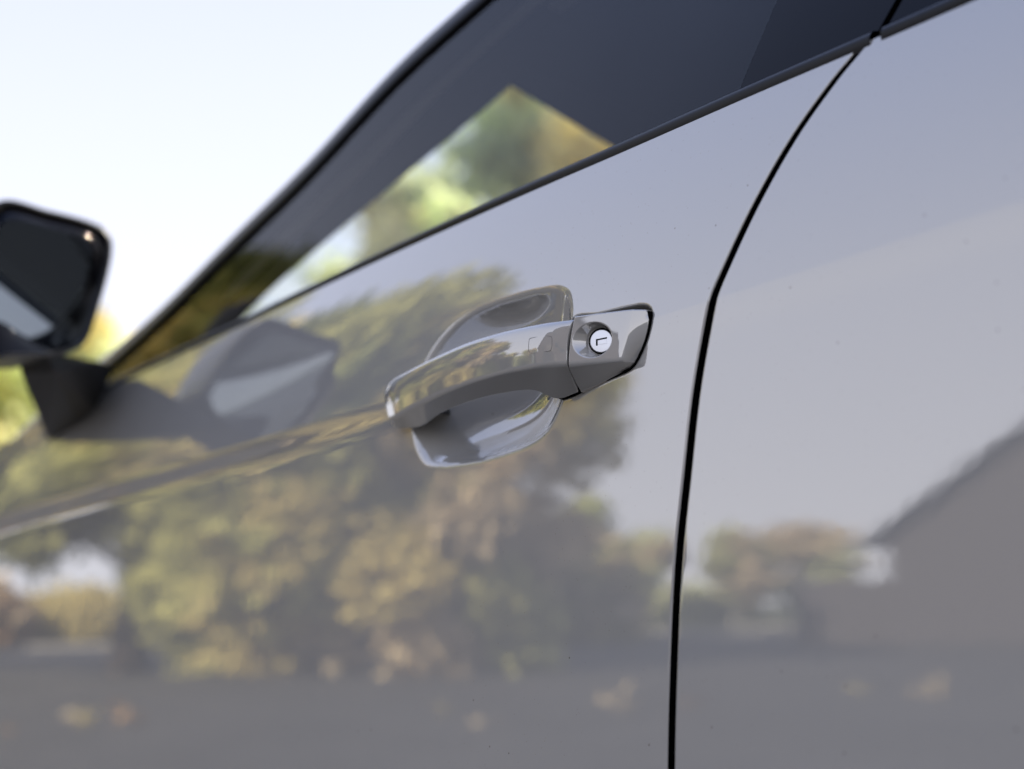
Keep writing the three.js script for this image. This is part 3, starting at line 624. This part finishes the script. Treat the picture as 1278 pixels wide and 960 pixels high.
function shrub(label, az, r, h, w, colors) {
  const t = thing('shrub', label, 'shrub', spot(az, r), 'shrubs along the far edge of the grass');
  const inst = new THREE.InstancedMesh(leafGeo, white, 900), m4 = new THREE.Matrix4(), q = new THREE.Quaternion(), e = new THREE.Euler(), col = new THREE.Color();
  for (let k = 0; k < 900; k++) {
    const a = rr(0, 6.28), d = Math.sqrt(rnd()) * w, y = h * Math.pow(rnd(), 0.8) * (1 - 0.5 * (d / w) ** 2);
    m4.compose(V(Math.cos(a) * d, y, Math.sin(a) * d), q.setFromEuler(e.set(rr(0, 6.28), rr(0, 6.28), 0)), V(1, 1, 1).multiplyScalar(rr(1, 1.9)));
    inst.setMatrixAt(k, m4);
    const c = colors[Math.floor(rnd() * colors.length)], f = rr(0.7, 1.3);
    inst.setColorAt(k, col.setRGB(c[0] * f, c[1] * f, c[2] * f));
  }
  inst.name = 'foliage'; inst.userData.kind = 'stuff'; t.add(inst);
  mesh('stem', mergeGeometries([0, 1, 2, 3].map((k) => tube([V(0, 0, 0), V(Math.cos(k * 1.6) * w * 0.3, h * 0.5, Math.sin(k * 1.6) * w * 0.3), V(Math.cos(k * 1.6) * w * 0.6, h * 0.8, Math.sin(k * 1.6) * w * 0.6)], 0.05, 0.015, 5, 4))), bark, t);
}
shrub('low yellow shrub mirrored at the front end of the door', 8, 46, 2.6, 2.6, [GOLD, OLIVE, PALE]);
shrub('rust brown shrub mirrored between the trunks at the left', 12.5, 44, 2.4, 2.0, [RUST, BEIGE]);
shrub('yellow shrub mirrored between the two big trees', 17.5, 46, 2.2, 2.4, [YELLOW, GOLD]);
shrub('reddish shrub mirrored under the golden tree', 27, 40, 2.0, 2.0, [RUST, GOLD]);
shrub('olive shrub mirrored beside the small dark tree', 36, 44, 2.2, 2.6, [OLIVE, RUST]);
shrub('beige shrub mirrored between the rounded beige tree and the small green tree', 38.2, 31, 3.4, 2.3, [BEIGE, OLIVE, GOLD]);
shrub('pale green shrub mirrored below the birches', 44.5, 56, 1.8, 3.4, [OLIVE, PALE]);

{ // house with a steep roof, gable towards the car
  const az = 70.8, p = spot(az, 23), h = thing('house', 'dark house with a steep roof mirrored in the rear door', 'house', p);
  h.rotation.y = Math.atan2(-(EYE.z - p[2]), EYE.x - p[0]) + Math.PI / 2 + Math.PI;   // local +z looks at the car
  h.rotation.y = Math.atan2(EYE.x - p[0], EYE.z - p[2]);
  const W = 16, D = 14, eave = 2.3, slope = Math.tan(R(45)), ridge = eave + (W / 2) * slope;
  const wallM = std(0.05, 0.046, 0.05, 0.9), roofM = std(0.045, 0.042, 0.048, 0.75), trim = std(0.06, 0.057, 0.06, 0.6);
  const pane = new THREE.MeshPhysicalMaterial({ color: lin(0.02, 0.025, 0.03), roughness: 0.05, side: THREE.DoubleSide });
  const gable = new THREE.Shape([[-W / 2, 0], [W / 2, 0], [W / 2, eave], [0, ridge], [-W / 2, eave]].map(([a, b]) => new THREE.Vector2(a, b)));
  mesh('wall', new THREE.ExtrudeGeometry(gable, { depth: D, bevelEnabled: false }).translate(0, 0, -D), wallM, h);
  for (const s of [-1, 1]) {
    const rows = [];
    for (let k = 0; k < 22; k++) { const t0 = k / 22, len = Math.hypot(W / 2 + 0.35, (W / 2 + 0.35) * slope), g = new THREE.BoxGeometry(len / 22 + 0.04, 0.05, D + 0.6); g.rotateZ(-s * (R(45) - 0.06)); g.translate(s * (W / 2 + 0.35) * (1 - t0 - 0.5 / 22), eave - 0.35 * slope + (W / 2 + 0.35) * slope * (t0 + 0.5 / 22) + 0.1, -D / 2); rows.push(g); }
    const roof = mesh('roof', mergeGeometries(rows), roofM, h);
    if (s === 1) mesh('chimney', new THREE.BoxGeometry(0.7, 1.6, 0.7).translate(1.2, ridge - 0.4, -6), wallM, roof);
  }
  for (const [x, y, w, hh] of [[-1.5, 5.2, 1.2, 1.4], [1.5, 5.2, 1.2, 1.4], [-3.6, 1.1, 1.6, 1.3], [-0.6, 1.1, 1.6, 1.3], [5.0, 1.0, 1.2, 1.2]]) {
    const f = mesh('window', new THREE.ExtrudeGeometry((() => { const s = new THREE.Shape([[-w / 2, 0], [w / 2, 0], [w / 2, hh], [-w / 2, hh]].map(([a, b]) => new THREE.Vector2(a + x, b + y))); s.holes.push(new THREE.Path([[-w / 2 + 0.09, 0.09], [w / 2 - 0.09, 0.09], [w / 2 - 0.09, hh - 0.09], [-w / 2 + 0.09, hh - 0.09]].map(([a, b]) => new THREE.Vector2(a + x, b + y)))); return s; })(), { depth: 0.06, bevelEnabled: false }).translate(0, 0, 0.002), trim, h);
    mesh('pane', new THREE.PlaneGeometry(w - 0.16, hh - 0.16).translate(x, y + hh / 2, 0.025), pane, f);
  }
  mesh('garage', new THREE.BoxGeometry(1.6, 1.3, 5).translate(W / 2 + 0.82, 0.65, -3), wallM, h);
  const d = mesh('door', new RoundedBoxGeometry(1, 2.1, 0.07, 1, 0.01).translate(2.2, 1.07, 0.03), trim, h);
  mesh('handle', new THREE.CylinderGeometry(0.015, 0.015, 0.14, 8).rotateZ(Math.PI / 2).translate(1.85, 1.05, 0.09), M.chrome, d);
}
{ // leaves blown together on the far side of the parking area
  const geo = leafGeo.clone().scale(0.4, 0.3, 0.4), n = 34, inst = new THREE.InstancedMesh(geo, white, n), m4 = new THREE.Matrix4(), q = new THREE.Quaternion(), e = new THREE.Euler(), col = new THREE.Color();
  const heaps = [-7.6, -6.9, -6.3, -4.4, -3.3, -2.9, -0.6, 0.9, 1.5, 3.1, 3.9, 5.4, 7.2];
  for (let k = 0; k < n; k++) {
    const hp = heaps[Math.floor(rnd() * heaps.length)], loose = rnd() < 0.2, p = kp(loose ? rr(-14, 14) : hp + gauss() * 0.035, 9.6 + gauss() * (loose ? 2.5 : 0.035), loose ? 0.012 : 0.02 + rnd() * 0.1);
    m4.compose(p, q.setFromEuler(e.set(rr(-0.4, 0.4), rr(0, 6.28), rr(-0.4, 0.4))), V(1, 1, 1).multiplyScalar(rr(0.7, 1.3)));
    inst.setMatrixAt(k, m4);
    const c = [BEIGE, GOLD, RUST][Math.floor(rnd() * 3)], f = rr(0.6, 1.1);
    inst.setColorAt(k, col.setRGB(c[0] * f, c[1] * f, c[2] * f));
  }
  inst.name = 'fallen_leaves';
  inst.userData = { label: 'orange fallen leaves in small heaps on the asphalt, mirrored in the door', category: 'leaves', kind: 'stuff' };
  scene.add(inst);
}
renderer.render(scene, camera);
